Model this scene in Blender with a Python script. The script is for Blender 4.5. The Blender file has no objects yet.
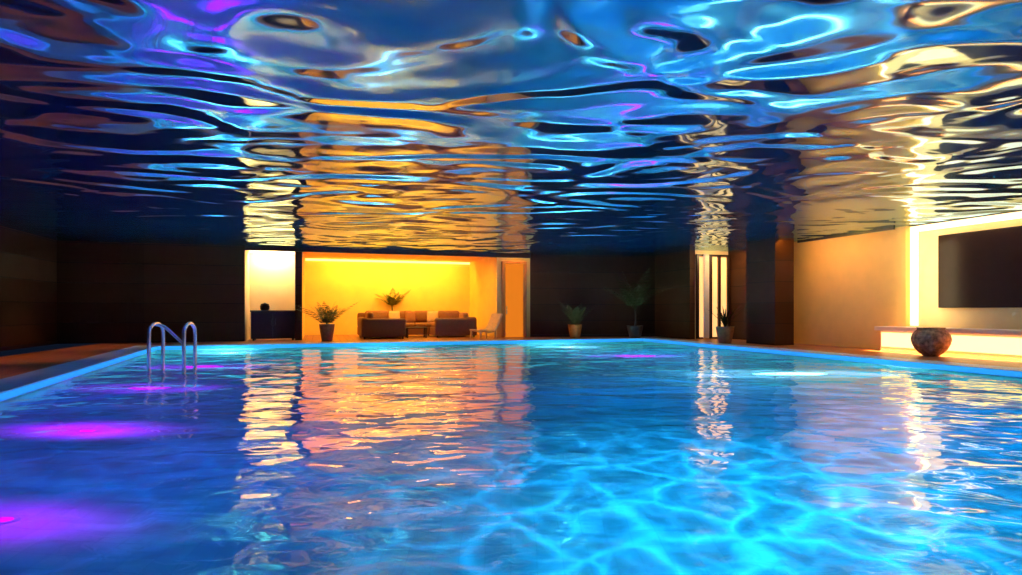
import bpy, bmesh, math, random
from mathutils import Vector, Matrix
random.seed(4)
S=bpy.context.scene
S.view_settings.view_transform='Standard'
S.view_settings.look='None'
F=600.0; HZ=310.0; CX=511.0
ANG=math.atan(.32)
U=Vector((math.cos(ANG),math.sin(ANG))); V=Vector((-math.sin(ANG),math.cos(ANG)))
CEIL=3.05; WZ=-0.10; PZ=-1.3

def R(px,d): return Vector(((px-CX)/F*d,d))
def lineat(px):   # back line y=22.04+.32x
    k=(px-CX)/F; x=k*22.04/(1-.32*k); return Vector((x,22.04+.32*x))
def under(px,py):
    d=(1-WZ)*F/(py-HZ); x=(px-CX)/F*d; r=math.hypot(x,d)
    a=math.atan((1-WZ)/r); c=math.cos(a)/1.33; h=(WZ-PZ)*c/math.sqrt(1-c*c)
    return Vector((x+x/r*h,d+d/r*h))

# ---------- materials ----------
def newmat(name):
    m=bpy.data.materials.new(name); m.use_nodes=True
    nt=m.node_tree; b=nt.nodes['Principled BSDF']; return m,nt,b
def N(nt,t,**k):
    n=nt.nodes.new(t)
    for a,v in k.items(): setattr(n,a,v)
    return n
def pbr(name,col,rough=.5,metal=0,var=.15,scale=6,bump=0.0,stretch=(1,1,1),coat=0,spec=None):
    m,nt,b=newmat(name)
    tc=N(nt,'ShaderNodeTexCoord'); mp=N(nt,'ShaderNodeMapping'); mp.inputs['Scale'].default_value=stretch
    no=N(nt,'ShaderNodeTexNoise'); no.inputs['Scale'].default_value=scale; no.inputs['Detail'].default_value=4
    nt.links.new(tc.outputs['Object'],mp.inputs[0]); nt.links.new(mp.outputs[0],no.inputs['Vector'])
    cr=N(nt,'ShaderNodeValToRGB')
    c=Vector(col[:3]); lo=c*(1-var); hi=c*(1+var)
    cr.color_ramp.elements[0].position=.3; cr.color_ramp.elements[1].position=.7
    cr.color_ramp.elements[0].color=(*lo,1); cr.color_ramp.elements[1].color=(*[min(1,x) for x in hi],1)
    nt.links.new(no.outputs['Fac'],cr.inputs[0]); nt.links.new(cr.outputs[0],b.inputs['Base Color'])
    b.inputs['Roughness'].default_value=rough; b.inputs['Metallic'].default_value=metal
    b.inputs['Coat Weight'].default_value=coat
    if spec is not None: b.inputs['Specular IOR Level'].default_value=spec
    if bump:
        bp=N(nt,'ShaderNodeBump'); bp.inputs['Distance'].default_value=bump
        nt.links.new(no.outputs['Fac'],bp.inputs['Height']); nt.links.new(bp.outputs[0],b.inputs['Normal'])
    return m
def emis(name,col,st,bk=1.0):
    m,nt,b=newmat(name)
    b.inputs['Base Color'].default_value=(*[c*bk for c in col],1); b.inputs['Emission Color'].default_value=(*col,1)
    b.inputs['Specular IOR Level'].default_value=0
    b.inputs['Emission Strength'].default_value=st; return m
def planks(name,c1,c2,w=.18,rough=.3,ang=ANG,vertical=False,gap=.012):
    m,nt,b=newmat(name)
    g=N(nt,'ShaderNodeNewGeometry'); mp=N(nt,'ShaderNodeMapping'); mp.vector_type='POINT'
    mp.inputs['Rotation'].default_value=(0,0,-ang)
    nt.links.new(g.outputs['Position'],mp.inputs[0])
    sp=N(nt,'ShaderNodeSeparateXYZ'); nt.links.new(mp.outputs[0],sp.inputs[0])
    di=N(nt,'ShaderNodeMath',operation='DIVIDE'); di.inputs[1].default_value=w
    nt.links.new(sp.outputs['Z' if vertical else 'X'],di.inputs[0])
    fl=N(nt,'ShaderNodeMath',operation='FLOOR'); fr=N(nt,'ShaderNodeMath',operation='FRACT')
    nt.links.new(di.outputs[0],fl.inputs[0]); nt.links.new(di.outputs[0],fr.inputs[0])
    wn=N(nt,'ShaderNodeTexWhiteNoise',noise_dimensions='1D'); nt.links.new(fl.outputs[0],wn.inputs['W'])
    no=N(nt,'ShaderNodeTexNoise'); no.inputs['Scale'].default_value=3; no.inputs['Detail'].default_value=5
    m2=N(nt,'ShaderNodeMapping'); m2.inputs['Scale'].default_value=(8,.6,8) if not vertical else (.6,.6,8)
    nt.links.new(mp.outputs[0],m2.inputs[0]); nt.links.new(m2.outputs[0],no.inputs['Vector'])
    ad=N(nt,'ShaderNodeMath',operation='ADD'); nt.links.new(wn.outputs[0],ad.inputs[0]); nt.links.new(no.outputs['Fac'],ad.inputs[1])
    hf=N(nt,'ShaderNodeMath',operation='MULTIPLY'); hf.inputs[1].default_value=.5; nt.links.new(ad.outputs[0],hf.inputs[0])
    cr=N(nt,'ShaderNodeValToRGB'); cr.color_ramp.elements[0].color=(*c1,1); cr.color_ramp.elements[1].color=(*c2,1)
    nt.links.new(hf.outputs[0],cr.inputs[0])
    gp=N(nt,'ShaderNodeMath',operation='GREATER_THAN'); gp.inputs[1].default_value=gap/w; nt.links.new(fr.outputs[0],gp.inputs[0])
    mx=N(nt,'ShaderNodeMix',data_type='RGBA'); mx.inputs['A'].default_value=(*[x*.2 for x in c1],1)
    nt.links.new(gp.outputs[0],mx.inputs['Factor']); nt.links.new(cr.outputs[0],mx.inputs['B'])
    nt.links.new(mx.outputs['Result'],b.inputs['Base Color'])
    bp=N(nt,'ShaderNodeBump'); bp.inputs['Distance'].default_value=.004
    nt.links.new(gp.outputs[0],bp.inputs['Height']); nt.links.new(bp.outputs[0],b.inputs['Normal'])
    b.inputs['Roughness'].default_value=rough
    if vertical: b.inputs['Specular IOR Level'].default_value=.15
    return m
def wavebump(nt,layers,targets):
    """layers: (scale,stretchY,distortion,detail,dist)"""
    g=N(nt,'ShaderNodeNewGeometry'); prev=None
    for sc,st,dist,det,dd in layers:
        mp=N(nt,'ShaderNodeMapping'); mp.inputs['Rotation'].default_value=(0,0,-ANG*.6); mp.inputs['Scale'].default_value=(sc,sc*st,sc)
        nt.links.new(g.outputs['Position'],mp.inputs[0])
        no=N(nt,'ShaderNodeTexNoise'); no.inputs['Scale'].default_value=1; no.inputs['Detail'].default_value=det
        no.inputs['Roughness'].default_value=.4; no.inputs['Distortion'].default_value=dist
        nt.links.new(mp.outputs[0],no.inputs['Vector'])
        bp=N(nt,'ShaderNodeBump'); bp.inputs['Distance'].default_value=dd
        nt.links.new(no.outputs['Fac'],bp.inputs['Height'])
        if prev: nt.links.new(prev.outputs[0],bp.inputs['Normal'])
        prev=bp
    for t in targets: nt.links.new(prev.outputs[0],t)

M={}
M['dark']=planks('dark_wall_panels',(.035,.0105,.0025),(.055,.018,.005),w=.6,rough=.6,vertical=True,gap=.02)
M['dark2']=planks('brown_wall_panels',(.045,.015,.004),(.07,.025,.008),w=.6,rough=.6,vertical=True,gap=.02)
M['cream']=pbr('cream_plaster',(.9,.52,.13),.7,var=.04,scale=3,bump=.003)
M['pale']=pbr('pale_plaster',(.85,.62,.3),.7,var=.04,scale=3,bump=.003)
M['yellow']=pbr('yellow_plaster',(.85,.56,.13),.7,var=.06,scale=2,bump=.003)
M['floor']=planks('brown_deck',(.26,.085,.022),(.42,.16,.05),w=.22,rough=.38)
M['coping']=pbr('coping_stone',(.42,.62,.8),.35,var=.1,scale=5)  # bluish tint carries the blue pool light on the stone
M['darkwood']=pbr('dark_wood',(.03,.011,.006),.35,var=.3,scale=8,stretch=(1,1,6))
M['sofa']=pbr('brown_fabric',(.17,.055,.017),.8,var=.25,scale=30,bump=.004)
M['sofa2']=pbr('tan_fabric',(.28,.11,.038),.8,var=.25,scale=30,bump=.004)
M['pil1']=pbr('rust_fabric',(.3,.1,.03),.8,var=.2,scale=40)
M['pil2']=pbr('sand_fabric',(.6,.37,.16),.8,var=.2,scale=40)
M['chrome']=pbr('chrome',(.9,.94,.98),.22,metal=.8,var=.02)
M['potbrown']=pbr('terracotta_dark',(.28,.1,.035),.5,var=.3,scale=10)
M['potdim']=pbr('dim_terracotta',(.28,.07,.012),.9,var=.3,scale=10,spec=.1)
M['pottan']=pbr('terracotta_pot',(.42,.1,.015),.8,var=.2,scale=10)
M['doorwood']=pbr('orange_wood',(.5,.2,.05),.6,var=.2,scale=8,stretch=(1,1,.2),spec=.05)
M['soil']=pbr('soil',(.03,.02,.012),.95,var=.5,scale=40,bump=.02)
M['leaf']=pbr('leaf_green',(.08,.1,.02),.5,var=.4,scale=12)
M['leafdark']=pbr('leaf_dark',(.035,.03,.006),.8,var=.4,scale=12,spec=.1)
M['stem']=pbr('stem_brown',(.04,.02,.01),.8,var=.3,scale=20)
M['palewood']=pbr('pale_wood',(.9,.62,.32),.5,var=.1,scale=10,stretch=(1,8,1))
M['black']=pbr('black_gloss',(.012,.006,.005),.35,var=.1,spec=.15)
M['screen']=pbr('screen_glass',(.016,.006,.004),.3,var=.1,spec=.15)
M['white']=pbr('white_lacquer',(.9,.72,.5),.4,var=.03)
M['warm']=emis('warm_led',(1,.75,.25),1.8)
M['warm2']=emis('warm_white_led',(1,.84,.55),1.4)
M['ledge']=emis('warm_ledge_glow',(1,.75,.3),2.2,.2)
M['doorglow']=emis('amber_glass',(1,.25,.015),.8,.02)
M['curtain']=pbr('linen_curtain',(.95,.85,.65),.9,var=.05,scale=20)
M['vase']=pbr('brown_clay_vase',(.4,.19,.1),.9,var=.55,scale=14,bump=.01)
M['lens']=emis('pool_lens_white',(.45,.9,1),7)
M['lensp']=emis('pool_lens_purple',(.55,.02,.9),.5)
M['lenspb']=emis('pool_lens_bright_purple',(.6,.02,.9),2.2)
M['edge']=emis('blue_edge_glow',(.03,.36,.9),.9,.5)  # glow stands in for blue pool light on the rim

# ceiling: rippled mirror; diffuse blue painted in for the navy parts of its reflection
m=bpy.data.materials.new('rippled_mirror_ceiling'); m.use_nodes=True; nt=m.node_tree
nt.nodes.remove(nt.nodes['Principled BSDF'])
gs=N(nt,'ShaderNodeBsdfAnisotropic'); gs.inputs['Color'].default_value=(.52,.78,.95,1); gs.inputs['Roughness'].default_value=.07
df=N(nt,'ShaderNodeBsdfDiffuse'); df.inputs['Color'].default_value=(.0,.22,.52,1)
mx=N(nt,'ShaderNodeMixShader'); mx.inputs[0].default_value=.87
nt.links.new(df.outputs[0],mx.inputs[1]); nt.links.new(gs.outputs[0],mx.inputs[2])
nt.links.new(mx.outputs[0],nt.nodes['Material Output'].inputs['Surface'])
wavebump(nt,[(.43,1.5,2.4,0.1,.135),(1.35,1.5,1.0,0.0,.014)],[gs.inputs['Normal']]); M['ceil']=m
# water
m=bpy.data.materials.new('pool_water'); m.use_nodes=True; nt=m.node_tree
nt.nodes.remove(nt.nodes['Principled BSDF'])
rf=N(nt,'ShaderNodeBsdfRefraction'); rf.inputs['IOR'].default_value=1.33; rf.inputs['Roughness'].default_value=0.0
rf.inputs['Color'].default_value=(.45,.9,1,1)
gg=N(nt,'ShaderNodeBsdfAnisotropic'); gg.inputs['Roughness'].default_value=0.02; gg.inputs['Color'].default_value=(1,1,.45,1)
fz=N(nt,'ShaderNodeFresnel'); fz.inputs['IOR'].default_value=1.5
mx=N(nt,'ShaderNodeMixShader'); nt.links.new(fz.outputs[0],mx.inputs[0]); nt.links.new(rf.outputs[0],mx.inputs[1]); nt.links.new(gg.outputs[0],mx.inputs[2])
nt.links.new(mx.outputs[0],nt.nodes['Material Output'].inputs['Surface'])
wavebump(nt,[(1.1,1.4,.4,0.4,.052),(3.0,1.5,.5,1.0,.015)],[gg.inputs['Normal'],fz.inputs['Normal']])
wavebump(nt,[(1.1,1.3,.4,0.0,.025)],[rf.inputs['Normal']]); M['water']=m
# basin tiles
m,nt,b=newmat('blue_pool_tiles')
tc=N(nt,'ShaderNodeTexCoord'); br=N(nt,'ShaderNodeTexBrick'); br.offset=0
br.inputs['Scale'].default_value=3; br.inputs['Color1'].default_value=(.15,.5,.75,1); br.inputs['Color2'].default_value=(.18,.56,.8,1)
br.inputs['Mortar'].default_value=(.13,.46,.7,1); br.inputs['Brick Width'].default_value=.5; br.inputs['Row Height'].default_value=.5; br.inputs['Mortar Size'].default_value=.01
nt.links.new(tc.outputs['Object'],br.inputs['Vector']); nt.links.new(br.outputs['Color'],b.inputs['Base Color'])
b.inputs['Roughness'].default_value=.5; b.inputs['Specular IOR Level'].default_value=.1; M['basin']=m

# ---------- mesh helpers ----------
def link(o): S.collection.objects.link(o); return o
def mobj(name,bm,mat,parent=None,smooth=False,loc=None,rotz=None):
    me=bpy.data.meshes.new(name); bmesh.ops.recalc_face_normals(bm,faces=bm.faces); bm.to_mesh(me); bm.free()
    if smooth:
        for p in me.polygons: p.use_smooth=True
    o=bpy.data.objects.new(name,me); link(o)
    if mat: me.materials.append(mat)
    if parent: o.parent=parent
    if loc is not None: o.location=loc
    if rotz is not None: o.rotation_euler=(0,0,rotz)
    return o
def prism(bm,pts,z0,z1):
    lo=[bm.verts.new((p[0],p[1],z0)) for p in pts]; hi=[bm.verts.new((p[0],p[1],z1)) for p in pts]
    n=len(pts); bm.faces.new(lo[::-1]); bm.faces.new(hi)
    for i in range(n): bm.faces.new((lo[i],lo[(i+1)%n],hi[(i+1)%n],hi[i]))
def boxb(bm,size,c,bev=0,rot=None):
    g=bmesh.ops.create_cube(bm,size=1); vs=g['verts']
    for v in vs: v.co=Vector((v.co.x*size[0],v.co.y*size[1],v.co.z*size[2]))
    if bev:
        es=list({e for v in vs for e in v.link_edges}); r=bmesh.ops.bevel(bm,geom=es,offset=bev,segments=3,affect='EDGES',profile=.5)
        vs=list({v for f in r['faces'] for v in f.verts}|{v for v in vs if v.is_valid})
    if rot is not None: bmesh.ops.rotate(bm,verts=vs,cent=(0,0,0),matrix=rot)
    bmesh.ops.translate(bm,verts=vs,vec=c)
def box(name,size,c,mat,parent=None,bev=.01,rot=None,smooth=False):
    bm=bmesh.new(); boxb(bm,size,c,bev,rot); return mobj(name,bm,mat,parent,smooth)
def lathe(name,prof,mat,parent=None,seg=40,rib=0,nr=0,loc=None):
    bm=bmesh.new(); rings=[]
    for r,z in prof:
        ring=[]
        for i in range(seg):
            a=2*math.pi*i/seg; rr=r*(1+rib*math.cos(nr*a)); ring.append(bm.verts.new((rr*math.cos(a),rr*math.sin(a),z)))
        rings.append(ring)
    for a,b_ in zip(rings,rings[1:]):
        for i in range(seg): bm.faces.new((a[i],a[(i+1)%seg],b_[(i+1)%seg],b_[i]))
    bm.faces.new(rings[0][::-1]); bm.faces.new(rings[-1])
    return mobj(name,bm,mat,parent,True,loc)
def tube(bm,pts,r,seg=10,sub=6):
    P=[Vector(p) for p in pts]
    if sub>1:
        Q=[]; E=[P[0]*2-P[1]]+P+[P[-1]*2-P[-2]]
        for i in range(1,len(E)-2):
            for k in range(sub):
                t=k/sub; a,b_,c,d=E[i-1],E[i],E[i+1],E[i+2]
                Q.append(.5*((2*b_)+(c-a)*t+(2*a-5*b_+4*c-d)*t*t+(3*b_-a-3*c+d)*t**3))
        Q.append(P[-1]); P=Q
    rings=[]
    for i,p in enumerate(P):
        t=(P[min(i+1,len(P)-1)]-P[max(i-1,0)]).normalized()
        ref=Vector((0,1,0)) if abs(t.y)<.9 else Vector((1,0,0))
        a=t.cross(ref).normalized(); b_=t.cross(a).normalized()
        rr=r(i/(len(P)-1)) if callable(r) else r
        rings.append([bm.verts.new(p+rr*(a*math.cos(2*math.pi*k/seg)+b_*math.sin(2*math.pi*k/seg))) for k in range(seg)])
    for A,B in zip(rings,rings[1:]):
        for i in range(seg): bm.faces.new((A[i],A[(i+1)%seg],B[(i+1)%seg],B[i]))
    bm.faces.new(rings[0][::-1]); bm.faces.new(rings[-1])
def thing(name,label,cat,loc,rotz=0):
    e=bpy.data.objects.new(name,None); link(e); e.empty_display_size=.2
    e.location=loc; e.rotation_euler=(0,0,rotz); e['label']=label; e['category']=cat; return e
def struct(name,label,cat,pts,z0,z1,mat):
    bm=bmesh.new(); prism(bm,pts,z0,z1); o=mobj(name,bm,mat)
    o['kind']='structure'; o['label']=label; o['category']=cat; return o
def wall(name,label,a,b,mat,side=1,th=.2,z0=0,z1=CEIL):
    a=Vector(a); b=Vector(b); d=(b-a).normalized(); n=Vector((-d.y,d.x))*side*th
    return struct(name,label,'wall',[a,b,b+n,a+n],z0,z1,mat)

# ---------- shell ----------
PL=[Vector((-2.34,-2.5)),Vector((-9.7,16.4)),Vector((4.63,20.98)),Vector((12.15,-2.5))]
def offs(poly,o):
    n=len(poly); out=[]
    for i in range(n):
        p0,p1,p2=poly[i-1],poly[i],poly[(i+1)%n]
        d1=(p1-p0).normalized(); d2=(p2-p1).normalized()
        n1=Vector((-d1.y,d1.x)); n2=Vector((-d2.y,d2.x)); b_=(n1+n2); b_=b_/(b_.dot(n1)); out.append(p1+b_*o)
    return out
def ring(bm,inn,out,z0,z1):
    n=len(inn)
    for z,fl in ((z1,0),(z0,1)):
        for i in range(n):
            j=(i+1)%n; f=[(*inn[i],z),(*inn[j],z),(*out[j],z),(*out[i],z)]
            bm.faces.new([bm.verts.new(q) for q in f])
    for poly in (inn,out):
        for i in range(n):
            j=(i+1)%n
            bm.faces.new([bm.verts.new(q) for q in ((*poly[i],z0),(*poly[j],z0),(*poly[j],z1),(*poly[i],z1))])
    bmesh.ops.remove_doubles(bm,verts=bm.verts,dist=1e-4)
CO=offs(PL,.6)
big=[Vector((-6.3,-4.2)),Vector((-15,28)),Vector((12,30)),Vector((16,-4.2))]
bm=bmesh.new(); ring(bm,CO,big,-.2,0); fl=mobj('floor',bm,M['floor']); fl['kind']='structure'; fl['label']='brown plank deck floor around the pool'; fl['category']='floor'
# pool
pool=thing('swimming_pool','large indoor swimming pool with glowing blue rippled water','swimming pool',(0,0,PZ-.2))
oz=-(PZ-.2)
bm=bmesh.new()
outb=offs(PL,.15)
ring(bm,PL,outb,PZ,-.06); prism(bm,outb,PZ-.2,PZ)
o=mobj('basin',bm,M['basin'],pool,loc=(0,0,oz)); o['label']='blue tiled pool basin'
bm=bmesh.new(); ring(bm,PL,CO,-.05,.012); o=mobj('coping',bm,M['coping'],pool,loc=(0,0,oz)); o['label']='pale stone pool edge'
bm=bmesh.new(); ring(bm,offs(PL,-.02),PL,-.085,0.0); o=mobj('edge_glow',bm,M['edge'],pool,loc=(0,0,oz)); o['label']='thin added glow strip for blue light on the pool edge'  # emissive face added to make the rim look lit blue
bm=bmesh.new(); f=bm.faces.new([bm.verts.new((*p,WZ)) for p in offs(PL,.01)]); 
o=mobj('water_surface',bm,M['water'],pool,loc=(0,0,oz)); o['label']='rippled clear blue water'
if o.data.polygons[0].normal.z<0: o.data.flip_normals()

backL=Vector((-13.4,17.7)); nookL=Vector((-8.56,19.3))
wl0=Vector((-13.4+.32*21.7,-4))
wall('wall_left','dark brown horizontally panelled wall beside pool',wl0,backL,M['dark'],1)
wall('wall_back','dark brown panelled wall behind pool deck',backL,nookL,M['dark'],1)
pc=Vector((-11.24,18.414))
struct('trim_1','slightly lighter brown wall panel section','wall panel',[pc,nookL,nookL-V*.08,pc-V*.08],0,CEIL,M['dark2'])
p295=lineat(295); p302=lineat(302); p497=lineat(497); p530=Vector((.71,22.27))
# nook
wall('wall_back','cream lit wall behind dark sideboard',nookL+V*1.3-U*.2,p295+V*1.3,M['pale'],1)
wall('wall_left','cream side wall of sideboard nook',nookL,nookL+V*1.3,M['pale'],1)
struct('wall_left','yellow partition wall of the lounge','wall',[p295+V*.25,p302+V*.25,p302+V*4.2,p295+V*4.2],0,CEIL,M['yellow'])
struct('trim_2','dark post at the lounge opening','post',[p295,p302,p302+V*.25,p295+V*.25],0,CEIL,M['dark'])
wall('wall_back','bright yellow lit lounge wall',p302+V*4.2-U*.3,p497+V*4.2+U*.2,M['yellow'],1)
wall('wall_right','warm yellow side wall of the lounge',p497+V*.2,p497+V*4.2,M['yellow'],-1)
wall('wall_back','warm wall with glowing door',p497,p530,M['yellow'],1)
W2b=Vector((5.47,22.8)); W3b=Vector((6.11,20.5))
wall('wall_back','dark brown wall behind potted plants',p530,W2b,M['dark'],1)
wall('wall_right','dark brown return wall beside glowing window',W3b,W2b,M['dark2'],-1)
RW0=Vector((8.6,17.84))
def rw(y): return Vector((8.6-.32*(y-17.84),y))
wr=rw(20.98)
wall('wall_back','warm cream wall around tall window',W3b+U*.2,wr+U*.1,M['pale'],1)
wall('wall_right','warm cream lit wall beside the television',rw(14.9),rw(18.3),M['cream'],-1)
wall('wall_right','dark brown wall section beside tall window',rw(18.3),wr,M['dark'],-1)
wall('wall_right','recessed cream wall behind television',rw(-4)+U*.18,rw(14.9)+U*.18,M['pale'],-1)
wall('wall_front','dark wall at the near end of the pool hall',(-7,-4),(16.5,-4),M['dark'],-1)
# column
c0=R(775,17.0)
struct('trim_3','dark brown square column','column',[c0,c0+U*.66,c0+U*.66+V*1.2,c0+V*1.2],0,CEIL,M['dark'])
# pilaster
q=rw(14.9)
struct('trim_4','cream pilaster beside television recess','pilaster',[q,q+U*.2,q+U*.2-V*.28,q-V*.28],0,CEIL,M['cream'])
# ceilings
hall=[wl0,backL,nookL,p530,W2b,W3b,wr,rw(-4)+U*.2]
struct('ceiling','rippled mirror ceiling reflecting the blue pool','ceiling',hall,CEIL,CEIL+.15,M['ceil'])
struct('ceiling','plain warm lounge ceiling','ceiling',[nookL+V*.02,p530+V*.02,p530+V*5,nookL+V*5],CEIL,CEIL+.15,M['cream'])
# skirting
def board(name,a,b,n): 
    a=Vector(a); b=Vector(b); struct(name,'low dark skirting board','baseboard',[a,b,b+n*.02,a+n*.02],0,.1,M['darkwood'])
board('baseboard_back',p530,W2b,-V)
board('baseboard_left',backL,wl0,U)
struct('trim_5','thin dark ceiling edge trim','ceiling trim',[nookL-V*.02,p530-V*.02,p530-V*.08,nookL-V*.08],CEIL-.13,CEIL,M['darkwood'])
ra=rw(14.9)-U*.01; rb=rw(17.9)-U*.01
struct('trim_6','thin dark ceiling edge trim above cream wall','ceiling trim',[ra,rb,rb-U*.04,ra-U*.04],CEIL-.05,CEIL,M['darkwood'])

# ---------- LED strips ----------
def strip(pts,z0,z1,mat,label):
    bm=bmesh.new(); prism(bm,pts,z0,z1); o=mobj('light_strip',bm,mat); o['label']=label; o['category']='light strip'; return o
a=p302+V*4.18+U*.03; b_=p497+V*4.18-U*.01
strip([a-V*.08,b_-V*.08,b_,a],CEIL-.09,CEIL-.01,M['warm'],'warm glowing strip light along lounge ceiling edge')
a=nookL+V*1.28; b_=p295+V*1.28
strip([a-V*.06,b_-V*.06,b_,a],CEIL-.1,CEIL-.01,M['warm2'],'warm strip light above the sideboard nook')
q2=rw(14.9)+U*.18-V*.29
strip([q2-U*.05,q2,q2-V*.18,q2-V*.18-U*.05],.62,CEIL-.02,M['warm2'],'vertical warm strip light beside the television')
t0=rw(14.4)+U*.175; t1=rw(2)+U*.175
strip([t0-U*.06,t0,t1,t1-U*.06],CEIL-.16,CEIL-.02,M['warm2'],'warm strip light along ceiling above television')

# ---------- lights ----------
def area(name,loc,dirv,sx,sy,col,power,zrot=None):
    L=bpy.data.lights.new(name,'AREA'); L.shape='RECTANGLE'; L.size=sx; L.size_y=sy; L.color=col; L.energy=power
    o=bpy.data.objects.new(name,L); link(o); o.location=loc
    z=-Vector(dirv).normalized(); x=Vector((*U,0)) if zrot is None else Vector(zrot); y=z.cross(x).normalized(); x=y.cross(z)
    o.rotation_euler=Matrix((x,y,z)).transposed().to_euler(); return o
def spot(name,loc,dirv,col,power,ang):
    L=bpy.data.lights.new(name,'SPOT'); L.color=col; L.energy=power; L.spot_size=math.radians(ang); L.spot_blend=.8; L.shadow_soft_size=.03
    o=bpy.data.objects.new(name,L); link(o); o.location=loc; o.rotation_euler=Vector(dirv).to_track_quat('-Z','Y').to_euler(); return o
mid=(p302+p497)/2
area('lounge_wall_lamp',(*(mid+V*3.2),CEIL-.12),(V.x*.7,V.y*.7,-1),5.6,.3,(1,.55,.06),175)
area('lounge_fill',(*(mid+V*.8),CEIL-.2),(V.x*.1,V.y*.1,-1),4.5,1.0,(1,.54,.08),215)  # added fill, lights the sofa fronts; no ceiling fixture
nm=(nookL+p295)/2
area('nook_lamp',(*(nm+V*.9),CEIL-.1),(V.x*.4,V.y*.4,-1),1.2,.2,(1,.9,.6),55)
vv=(V.x,V.y,0)
area('right_wall_lamp',(*(rw(16.6)-U*1.2),CEIL-.08),(U.x*.8,U.y*.8,-1),2.6,.3,(1,.52,.1),46,vv)
area('television_cove_lamp',(*(rw(12.2)-U*.3),CEIL-.15),(U.x*.5,U.y*.5,-1),5,.3,(1,.7,.3),36,vv)
area('television_side_lamp',(*(rw(14.1)-U*.5),1.7),(U.x*.9,U.y*.9,0),1.9,.5,(1,.8,.42),22,(0,0,1))
bl=area('bench_lamp',(*(rw(12.0)-U*.62),.16),(-U.x*.1,-U.y*.1,-1),6.5,.12,(1,.5,.13),130,vv)
bl.data.spread=math.radians(120)
area('window_lamp',(*((W3b+wr)/2-V*1.0),CEIL-.1),(V.x*.5,V.y*.5,-1),1.2,.3,(1,.66,.3),34)
area('door_fill',(*((p497+p530)/2-V*.5),CEIL-.2),(V.x*.4,V.y*.4,-1),.8,.15,(1,.42,.07),9)  # added fill, warms the wall and frame around the door
for yy in (8,12,15.5):
    p=wl0+(backL-wl0)*((yy+4)/21.7)+U*1.5
    spot('deck_fill',(p.x,p.y,CEIL-.1),(-.05,0,-1),(1,.4,.12),180,80)  # added fill, lifts the dark left deck
p=rw(14.5)-U*1.0
spot('deck_fill',(p.x,p.y,CEIL-.1),(0,0,-1),(1,.42,.12),140,70)  # added fill for the warm tone of the right deck
p=R(600,20.6)
spot('back_deck_fill',(p.x,p.y,CEIL-.1),(0,0,-1),(1,.5,.2),28,70)  # added fill for the far deck and dark wall

def gobo(name,x,y,h,col,power,Rr,caus=1.0,sc=1.1,base=.3,ax=1.0,ay=1.0,watt=None):
    # watt: sampling weight; gain offsets it in the light pattern painted into the emission
    if watt is None: watt=power
    gain=power/watt
    L=bpy.data.lights.new(name,'POINT'); L.energy=watt; L.shadow_soft_size=0.0; L.color=(1,1,1); L.use_nodes=True
    nt=L.node_tree; em=nt.nodes['Emission']; em.inputs['Color'].default_value=(*col,1)
    def mt(op,a,b=None,c=None):
        n=N(nt,'ShaderNodeMath',operation=op)
        for i,v in enumerate((a,b,c)):
            if v is None: continue
            if isinstance(v,(int,float)): n.inputs[i].default_value=v
            else: nt.links.new(v,n.inputs[i])
        return n.outputs[0]
    tc=N(nt,'ShaderNodeTexCoord'); sp=N(nt,'ShaderNodeSeparateXYZ'); nt.links.new(tc.outputs['Normal'],sp.inputs[0])
    az=mt('MAXIMUM',mt('ABSOLUTE',sp.outputs['Z']),.08)
    px=mt('MULTIPLY',mt('DIVIDE',sp.outputs['X'],az),h); py=mt('MULTIPLY',mt('DIVIDE',sp.outputs['Y'],az),h)
    cb=N(nt,'ShaderNodeCombineXYZ'); nt.links.new(px,cb.inputs[0]); nt.links.new(py,cb.inputs[1]); cb.inputs[2].default_value=0
    ex=mt('DIVIDE',px,ax); ey=mt('DIVIDE',py,ay)
    r2=mt('ADD',mt('MULTIPLY',ex,ex),mt('MULTIPLY',ey,ey))
    ga=mt('EXPONENT',mt('MULTIPLY',r2,-1.0/(Rr*Rr)))
    comp=mt('MINIMUM',mt('DIVIDE',gain,mt('POWER',az,3.0)),400.0*gain)
    if caus>0:
        no=N(nt,'ShaderNodeTexNoise'); no.inputs['Scale'].default_value=1.8; no.inputs['Detail'].default_value=1; nt.links.new(cb.outputs[0],no.inputs['Vector'])
        sc_=N(nt,'ShaderNodeVectorMath',operation='MULTIPLY_ADD'); nt.links.new(no.outputs['Color'],sc_.inputs[0]); sc_.inputs[1].default_value=(.7,.7,0); nt.links.new(cb.outputs[0],sc_.inputs[2])
        tot=None
        for k,w,pw in ((sc,1.0,5.0),(sc*1.8,.4,4.0)):
            vo=N(nt,'ShaderNodeTexVoronoi',feature='DISTANCE_TO_EDGE',voronoi_dimensions='2D'); vo.inputs['Scale'].default_value=k; nt.links.new(sc_.outputs[0],vo.inputs['Vector'])
            e=mt('POWER',mt('SUBTRACT',1.0,mt('MINIMUM',mt('MULTIPLY',vo.outputs['Distance'],1.8),1.0)),pw)
            e=mt('MULTIPLY',e,w); tot=e if tot is None else mt('ADD',tot,e)
        tot=mt('ADD',mt('MULTIPLY',tot,caus),base)
        st=mt('MULTIPLY',mt('MULTIPLY',tot,ga),comp)
    else: st=mt('MULTIPLY',ga,comp)
    nt.links.new(st,em.inputs['Strength'])
    o=bpy.data.objects.new(name,L); link(o); o.location=(x,y,PZ+h); return o
B1=(.0,.16,.7); B2=(.0,.46,.9)
gobo('underwater_fill',1.8,4.4,1.1,(.06,.62,.98),98,2.1,1.3,1.8,.4,watt=1300)  # these have no fixtures: added for blue glow, caustics painted into their emission
gobo('underwater_fill',5.4,6.8,1.1,(.0,.42,.92),66,2.1,.8,1.7,.52,watt=600)
gobo('underwater_fill',-3.2,5.2,1.1,B1,48,1.8,.7,1.5,.5,watt=500)
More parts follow.
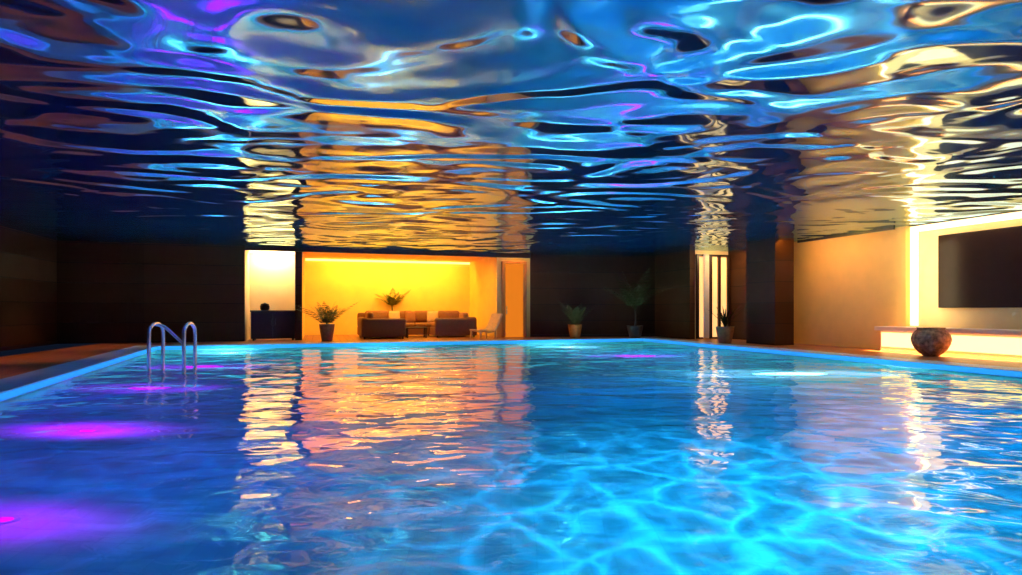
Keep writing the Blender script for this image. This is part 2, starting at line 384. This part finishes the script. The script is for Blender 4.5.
gobo('underwater_fill',-5.4,9.0,1.1,B1,38,2.1,.6,1.2,.55,watt=450)
gobo('underwater_fill',4.6,11.5,1.1,B2,105,2.0,.6,1.2,.6,watt=600)
gobo('underwater_fill',-7.4,13.8,1.1,B1,36,1.8,.6,1.2,.6,watt=350)
gobo('underwater_fill',3.8,16.5,1.1,B2,95,1.8,.6,1.2,.6,watt=450)
gobo('underwater_fill',8.3,1.0,1.1,B2,90,2.2,1,watt=300)
gobo('underwater_fill',2.0,-1.0,1.1,B2,60,1.6,1,watt=300)
gobo('underwater_fill',1.7,9.4,1.1,(0,.3,.82),40,1.7,.7,1.3,.6,watt=450)

def plight(px,py,col,mat,power,label,Rr=.5,rad=.07,ax=1.5,ay=.65,watt=400,long=1.0):
    p=under(px,py); e=thing('pool_light',label,'pool light',(p.x,p.y,PZ))
    e.scale=(long,1,1)
    lathe('rim',[(rad+.015,0),(rad+.02,.01),(rad+.005,.015)],M['basin'],e,28)
    lathe('lens',[(rad,.012),(rad*.8,.02),(rad*.3,.024)],mat,e,28)
    gobo('pool_lamp',p.x,p.y,.5,col,power,Rr,0,ax=ax,ay=ay,watt=watt)
PU=(1.5,.0,.55)
for px,py,pw,rr,ra_,mm in ((0,522,46,.42,.05,'lensp'),(88,430,150,.4,.06,'lensp'),(150,388,420,.4,.22,'lenspb'),(203,367,700,.42,.32,'lenspb'),(634,356,1300,.38,.4,'lenspb')):
    plight(px,py,PU,M[mm],pw,'round underwater light glowing purple',rr,rad=ra_,long=1.5)
for px,py,pw,rr in ((228,353,9000,.24),(390,351,12000,.24),(568,347,10000,.28)):
    plight(px,py,(1.3,.9,1),M['lens'],pw,'round underwater light glowing white blue',rr,rad=.3,ay=.8,watt=1200)
plight(790,374,(1.8,1,1),M['lens'],9000,'long underwater light glowing bright white cyan',.45,rad=.26,ax=1.7,ay=.55,watt=1500,long=3.0)

# ---------- television + bench + vase ----------
tv=thing('television','large flat black television mounted on lit wall','television',(0,0,1.05),ANG+math.pi/2)
tw,th=5.2,1.68
tc_=rw(13.92)+U*.18; tv.location=(*(tc_-V*(tw/2)),1.05)
box('frame',(tw,.07,th),(0,.075,th/2),M['black'],tv,.012)
box('screen',(tw-.06,.01,th-.06),(0,.113,th/2),M['screen'],tv,.002)
box('wall_mount',(.8,.05,.5),(0,.02,th/2),M['darkwood'],tv,.004)
bc=rw(14.95)-V*4.2
be=thing('media_bench','long low cream bench with warm glowing front','bench',(*(bc-U*.02),0),ANG+math.pi/2)
box('bench_top',(8.4,.6,.1),(0,.3,.55),M['white'],be,.01)
box('plinth',(8.3,.45,.5),(0,.23,.25),M['white'],be,.004)
box('glowing_front',(8.2,.03,.34),(0,.47,.28),M['ledge'],be,.004)
vp=R(931,13.0)
ve=thing('vase','round matte mottled brown clay bowl vase beside bench','vase',(*vp,0.0))
lathe('body',[(.12,0),(.15,.012),(.22,.07),(.3,.16),(.35,.27),(.37,.37),(.35,.46),(.295,.54),(.255,.575),(.25,.595),(.27,.62),(.25,.62),(.215,.56)],M['vase'],ve,96,.006,18)

# ---------- sideboard ----------
sb=lineat(273)+V*.1
se=thing('sideboard','dark wood sideboard against lit cream wall','sideboard',(*sb,0),ANG)
box('body',(1.36,.5,.88),(0,.25,.5),M['darkwood'],se,.01)
box('top',(1.4,.56,.05),(0,.25,.965),M['darkwood'],se,.01)
for i in (-1,1):
    d=box('door',(.65,.03,.78),(i*.335,-.015,.5),M['darkwood'],se,.006)
    box('handle',(.02,.03,.2),(-i*.27+i*.335,-.04,.6),M['darkwood'],d,.004)
    for j in (.04,.46): box('leg',(.06,.06,.07),(i*.6,j,.035),M['darkwood'],se,.004)
oe=thing('jar','small squat black jar on the sideboard','jar',(*(lineat(264)+V*.3),.99))
lathe('body',[(.1,0),(.14,.03),(.15,.14),(.12,.19)],M['black'],oe)
lathe('lid',[(.13,.188),(.13,.205),(.05,.23),(.02,.25)],M['black'],oe)

# ---------- sectional sofa ----------
so=thing('sectional_sofa','low brown fabric sectional sofa with loose cushions','sofa',(*R(417,22.2),0),ANG)
W=4.15; D=2.5; w1=1.5; w2=1.55
L0=-W/2; R0=W/2
bm=bmesh.new()
boxb(bm,(w1,D,.3),(L0+w1/2,0,.22),.03); boxb(bm,(w2,D-.4,.3),(R0-w2/2,.2,.22),.03); boxb(bm,(W-w1-w2,.95,.3),((L0+w1+R0-w2)/2,D/2-.475,.22),.03)
mobj('base',bm,M['sofa'],so)
for nm_,sz,c in (('backrest',(W,.22,.56),(0,D/2-.11,.62)),('backrest',(.22,D-.22,.46),(L0+.11,-.11,.51)),('backrest',(.22,D-.62,.46),(R0-.11,.09,.51)),
                 ('arm',(w1,.24,.6),(L0+w1/2,-D/2+.11,.41)),('arm',(w2,.24,.6),(R0-w2/2,-D/2+.51,.41))):
    box(nm_,sz,c,M['sofa'],so,.08,smooth=True)
xs=[L0+.25+i*((W-.5)/4) for i in range(5)]
for k in range(4):
    c=(xs[k]+xs[k+1])/2; ww_=xs[k+1]-xs[k]-.02
    box('seat_cushion',(ww_,.68,.16),(c,D/2-.6,.44),M['sofa2'],so,.06,smooth=True)
    box('back_cushion',(ww_,.24,.44),(c,D/2-.33,.76),M['sofa2'],so,.11,smooth=True)
box('seat_cushion',(w1-.26,1.2,.18),(L0+.23+(w1-.26)/2,-.35,.46),M['sofa2'],so,.06,smooth=True)
box('back_cushion',(.22,1.1,.4),(L0+.33,-.38,.74),M['sofa2'],so,.1,smooth=True)
box('seat_cushion',(w2-.26,.8,.18),(R0-.23-(w2-.26)/2,-.15,.46),M['sofa2'],so,.06,smooth=True)
box('back_cushion',(.22,.8,.38),(R0-.33,-.1,.72),M['sofa2'],so,.1,smooth=True)
for x in(L0+.1,L0+w1-.1): 
    for y in(-D/2+.1,D/2-.1): box('leg',(.06,.06,.08),(x,y,.04),M['darkwood'],so,.004)
for x in(R0-.1,R0-w2+.1): 
    for y in(-D/2+.5,D/2-.1): box('leg',(.06,.06,.08),(x,y,.04),M['darkwood'],so,.004)
def pillow(pos,z,rot,mat,label,tilt=-.25):
    bm=bmesh.new(); bmesh.ops.create_grid(bm,x_segments=10,y_segments=10,size=.22)
    vs=bm.verts[:]
    for v in vs:
        u=1-(v.co.x/.22)**2; w=1-(v.co.y/.22)**2; v.co.z=.075*max(0,u*w)**.5
    g=bmesh.ops.duplicate(bm,geom=bm.faces[:]+bm.verts[:]+bm.edges[:])
    for x in g['geom']:
        if isinstance(x,bmesh.types.BMVert): x.co.z*=-1
    bmesh.ops.remove_doubles(bm,verts=bm.verts,dist=1e-4)
    bmesh.ops.rotate(bm,verts=bm.verts,cent=(0,0,0),matrix=Matrix.Rotation(math.pi/2+tilt,3,'X'))
    o=mobj('throw_pillow',bm,mat,None,True,(*pos,z),rot); o['label']=label; o['category']='pillow'; o['group']='throw pillows on the sofas'
ps=R(417,22.2)+V*(D/2-.6)
pillow(ps-U*.75,.74,ANG+.15,M['pil2'],'sand coloured square throw pillow on sofa')
pillow(ps-U*.15,.74,ANG-.1,M['pil1'],'rust coloured square throw pillow on sofa')
pillow(ps+U*.7,.74,ANG-.15,M['pil2'],'sand coloured square throw pillow on sofa')

# coffee table
ct=thing('coffee_table','low dark wood coffee table between seats','coffee table',(*R(416,21.7),0),ANG)
box('table_top',(.75,.5,.05),(0,0,.36),M['darkwood'],ct,.01)
for i in(-1,1):
    for j in(-1,1): box('leg',(.05,.05,.335),(i*.33,j*.2,.1675),M['darkwood'],ct,.004)

# lounge chair
lc=thing('lounge_chair','pale wooden slatted reclining lounge chair','chair',(*R(487,21.0),0),ANG-math.radians(70))
lc.scale=(1.05,1.05,.95)
bm=bmesh.new()
for sx in(-1,1):
    tube(bm,[(sx*.27,-.5,.32),(sx*.27,.1,.28),(sx*.27,.42,.9)],.03,8,5)
mobj('frame',bm,M['palewood'],lc,True)
bm=bmesh.new()
for i in range(9): boxb(bm,(.5,.055,.025),(0,-.46+i*.065,.335-i*.004),.003)
mobj('seat',bm,M['palewood'],lc)
bm=bmesh.new()
for i in range(9):
    t=i/8; boxb(bm,(.5,.02,.06),(0,.13+.29*t,.36+.53*t),.003,None)
mobj('backrest',bm,M['palewood'],lc)
for sx in(-1,1):
    for y,hh in((-.45,.31),(.15,.3)): box('leg',(.05,.05,hh),(sx*.27,y,hh/2),M['palewood'],lc,.004)

# ---------- plants ----------
def frond(bm,base,az,L,lift,droop,wid,n=12,pairs=True):
    pts=[]; 
    for i in range(n+1):
        t=i/n; r=L*(math.cos(lift)*t+.15*t*t); z=L*(math.sin(lift)*t-droop*t*t)
        pts.append(Vector((base[0]+r*math.cos(az),base[1]+r*math.sin(az),base[2]+z)))
    side=Vector((-math.sin(az),math.cos(az),0))
    if not pairs:
        prev=None
        for i,p in enumerate(pts):
            w=wid*math.sin(math.pi*min(.98,(.08+i/n*.9)))
            a=bm.verts.new(p+side*w); c=bm.verts.new(p+Vector((0,0,-w*.35))); b2=bm.verts.new(p-side*w)
            if prev: bm.faces.new((prev[0],prev[1],c,a)); bm.faces.new((prev[1],prev[2],b2,c))
            prev=(a,c,b2)
        return
    prev=None
    for i,p in enumerate(pts):
        w=.006; a=bm.verts.new(p+side*w); b2=bm.verts.new(p-side*w)
        if prev: bm.faces.new((prev[0],prev[1],b2,a))
        prev=(a,b2)
        if i>=2:
            t=i/n; d=(pts[i]-pts[i-1]).normalized(); ll=wid*math.sin(math.pi*(.15+.8*t))
            for s in(-1,1):
                tip=p+side*s*ll+d*ll*.6+Vector((0,0,-ll*.35)); m_=p+(tip-p)*.4
                e=d*.024
                bm.faces.new([bm.verts.new(q) for q in (p,m_+e,tip,m_-e)])
def plant(pos,z,pr,ph,H,spread,nf,leaf,pot,label,pairs=True,seed=1,trunk=0,lo=.75):
    random.seed(seed)
    e=thing('potted_palm' if pairs else 'potted_plant',label,'plant',(*pos,z))
    lathe('pot',[(pr*.62,0),(pr*.68,.01),(pr*.95,ph*.7),(pr,ph*.93),(pr*1.04,ph),(pr*.92,ph),(pr*.9,ph*.9)],pot,e)
    lathe('soil',[(pr*.85,ph*.86),(pr*.85,ph*.9)],M['soil'],e)
    top=ph*.88
    if trunk:
        bm=bmesh.new(); tube(bm,[(0,0,top),(.02,0,top+trunk*.5),(0,.01,top+trunk)],lambda t:.035-.012*t,8,4); mobj('trunk',bm,M['stem'],e,True)
    bm=bmesh.new()
    for i in range(nf):
        az=i*2.399+random.uniform(-.2,.2); lift=random.uniform(lo,1.45)
        L=(H-top-trunk)*random.uniform(.75,1.15)
        frond(bm,(0,0,top+trunk-.02),az,L/max(.75,math.sin(lift)),lift,random.uniform(.12,.38),spread,pairs=pairs)
    mobj('foliage',bm,leaf,e)
plant(R(327,19.3),0,.24,.55,1.45,.18,22,M['leaf'],M['potbrown'],'bushy green plant in brown pot on pool deck',True,2)
plant(R(392,24.6),0,.25,.5,1.95,.2,18,M['leaf'],M['pottan'],'green palm in tan pot behind sofa',True,5,.7)
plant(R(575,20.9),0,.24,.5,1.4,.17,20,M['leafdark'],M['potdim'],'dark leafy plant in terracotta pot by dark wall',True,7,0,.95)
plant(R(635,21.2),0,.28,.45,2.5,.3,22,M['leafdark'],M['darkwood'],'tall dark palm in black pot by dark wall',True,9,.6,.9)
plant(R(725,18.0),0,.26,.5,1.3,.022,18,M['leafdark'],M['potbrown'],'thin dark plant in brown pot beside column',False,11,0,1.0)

# ---------- door & window ----------
dm=(p497+p530)/2
de=thing('door_1','amber glowing glass door in wooden frame','door',(*(dm-V*.03),0),ANG); de['kind']='structure'
dh=2.7
for sx in(-1,1): box('jamb',(.07,.12,dh),(sx*.44,-.02,dh/2),M['doorwood'],de,.006)
box('lintel',(.95,.12,.08),(0,-.02,dh+.04),M['doorwood'],de,.006)
d=box('door_leaf',(.8,.05,dh-.02),(0,.0,dh/2),M['doorglow'],de,.006)
for x in(-.37,.37): box('stile',(.05,.03,dh-.04),(x,-.04,dh/2),M['doorwood'],d,.004)
box('handle',(.03,.05,.3),(-.3,-.06,1.0),M['chrome'],d,.004)
wm=(W3b+U*.2+wr)/2; ww=1.25
we=thing('window_1','tall glowing window with dark frame and pale curtains','window',(*(wm-V*.02),0),ANG); we['kind']='structure'
box('pane',(ww,.02,2.8),(0,-.01,1.42),emis('window_glow',(1,.55,.2),1.1),we,.002)
bm=bmesh.new()
for x in(-ww/2,-.1,.25,ww/2): boxb(bm,(.1,.08,2.9),(x,-.05,1.46),.004)
for z in(.04,2.88): boxb(bm,(ww+.06,.08,.06),(0,-.05,z),.004)
mobj('frame',bm,M['darkwood'],we)
def curtain(x,w):
    bm=bmesh.new(); prev=None
    for i in range(41):
        t=i/40; y=-.16+.035*math.sin(t*math.pi*2*5)
        a=bm.verts.new((x-w/2+w*t,y,.03)); b2=bm.verts.new((x-w/2+w*t,y,2.9))
        if prev: bm.faces.new((prev[0],a,b2,prev[1]))
        prev=(a,b2)
    mobj('curtain',bm,M['curtain'],we,True)
curtain(-.35,.2)

# ---------- handrail ----------
he=thing('pool_handrail','curved chrome pool handrail standing in water','handrail',(*R(170,11.8),PZ))
def loc(px,d,z): p=R(px,d)-R(170,11.8); return (p.x,p.y,z-PZ)
def hoop(a,b2,top,da,db):
    bm=bmesh.new()
    A=Vector(loc(a,da,0)); B=Vector(loc(b2,db,0)); zz=lambda z:z-PZ
    mid_=(A+B)/2
    pts=[(A.x,A.y,0),(A.x,A.y,zz(-.3)),(A.x,A.y,zz(top-.22)),(A.x*.85+B.x*.15,A.y*.85+B.y*.15,zz(top-.06)),(mid_.x,mid_.y,zz(top)),(B.x*.85+A.x*.15,B.y*.85+A.y*.15,zz(top-.06)),(B.x,B.y,zz(top-.22)),(B.x,B.y,zz(-.3)),(B.x,B.y,0)]
    tube(bm,pts,.034,12,6); mobj('rail',bm,M['chrome'],he,True)
hoop(149,163,.74,11.4,12.2); hoop(184,195,.74,11.4,12.0)
bm=bmesh.new(); tube(bm,[loc(154,11.8,.72),loc(165,11.8,.66),loc(178,11.7,.44),loc(185,11.5,.33)],.03,12,5); mobj('crossbar',bm,M['chrome'],he,True)

# ---------- world, camera ----------
w=bpy.data.worlds.new('World'); S.world=w; w.use_nodes=True
w.node_tree.nodes['Background'].inputs[0].default_value=(.01,.02,.05,1); w.node_tree.nodes['Background'].inputs[1].default_value=.3
cam=bpy.data.cameras.new('Camera'); co=bpy.data.objects.new('Camera',cam); link(co); S.camera=co
co.location=(0,0,1.0); co.rotation_euler=(math.pi/2,0,0); cam.sensor_width=36; cam.lens=36*F/1022; cam.shift_y=(HZ-287.5)/1022; cam.clip_start=.05
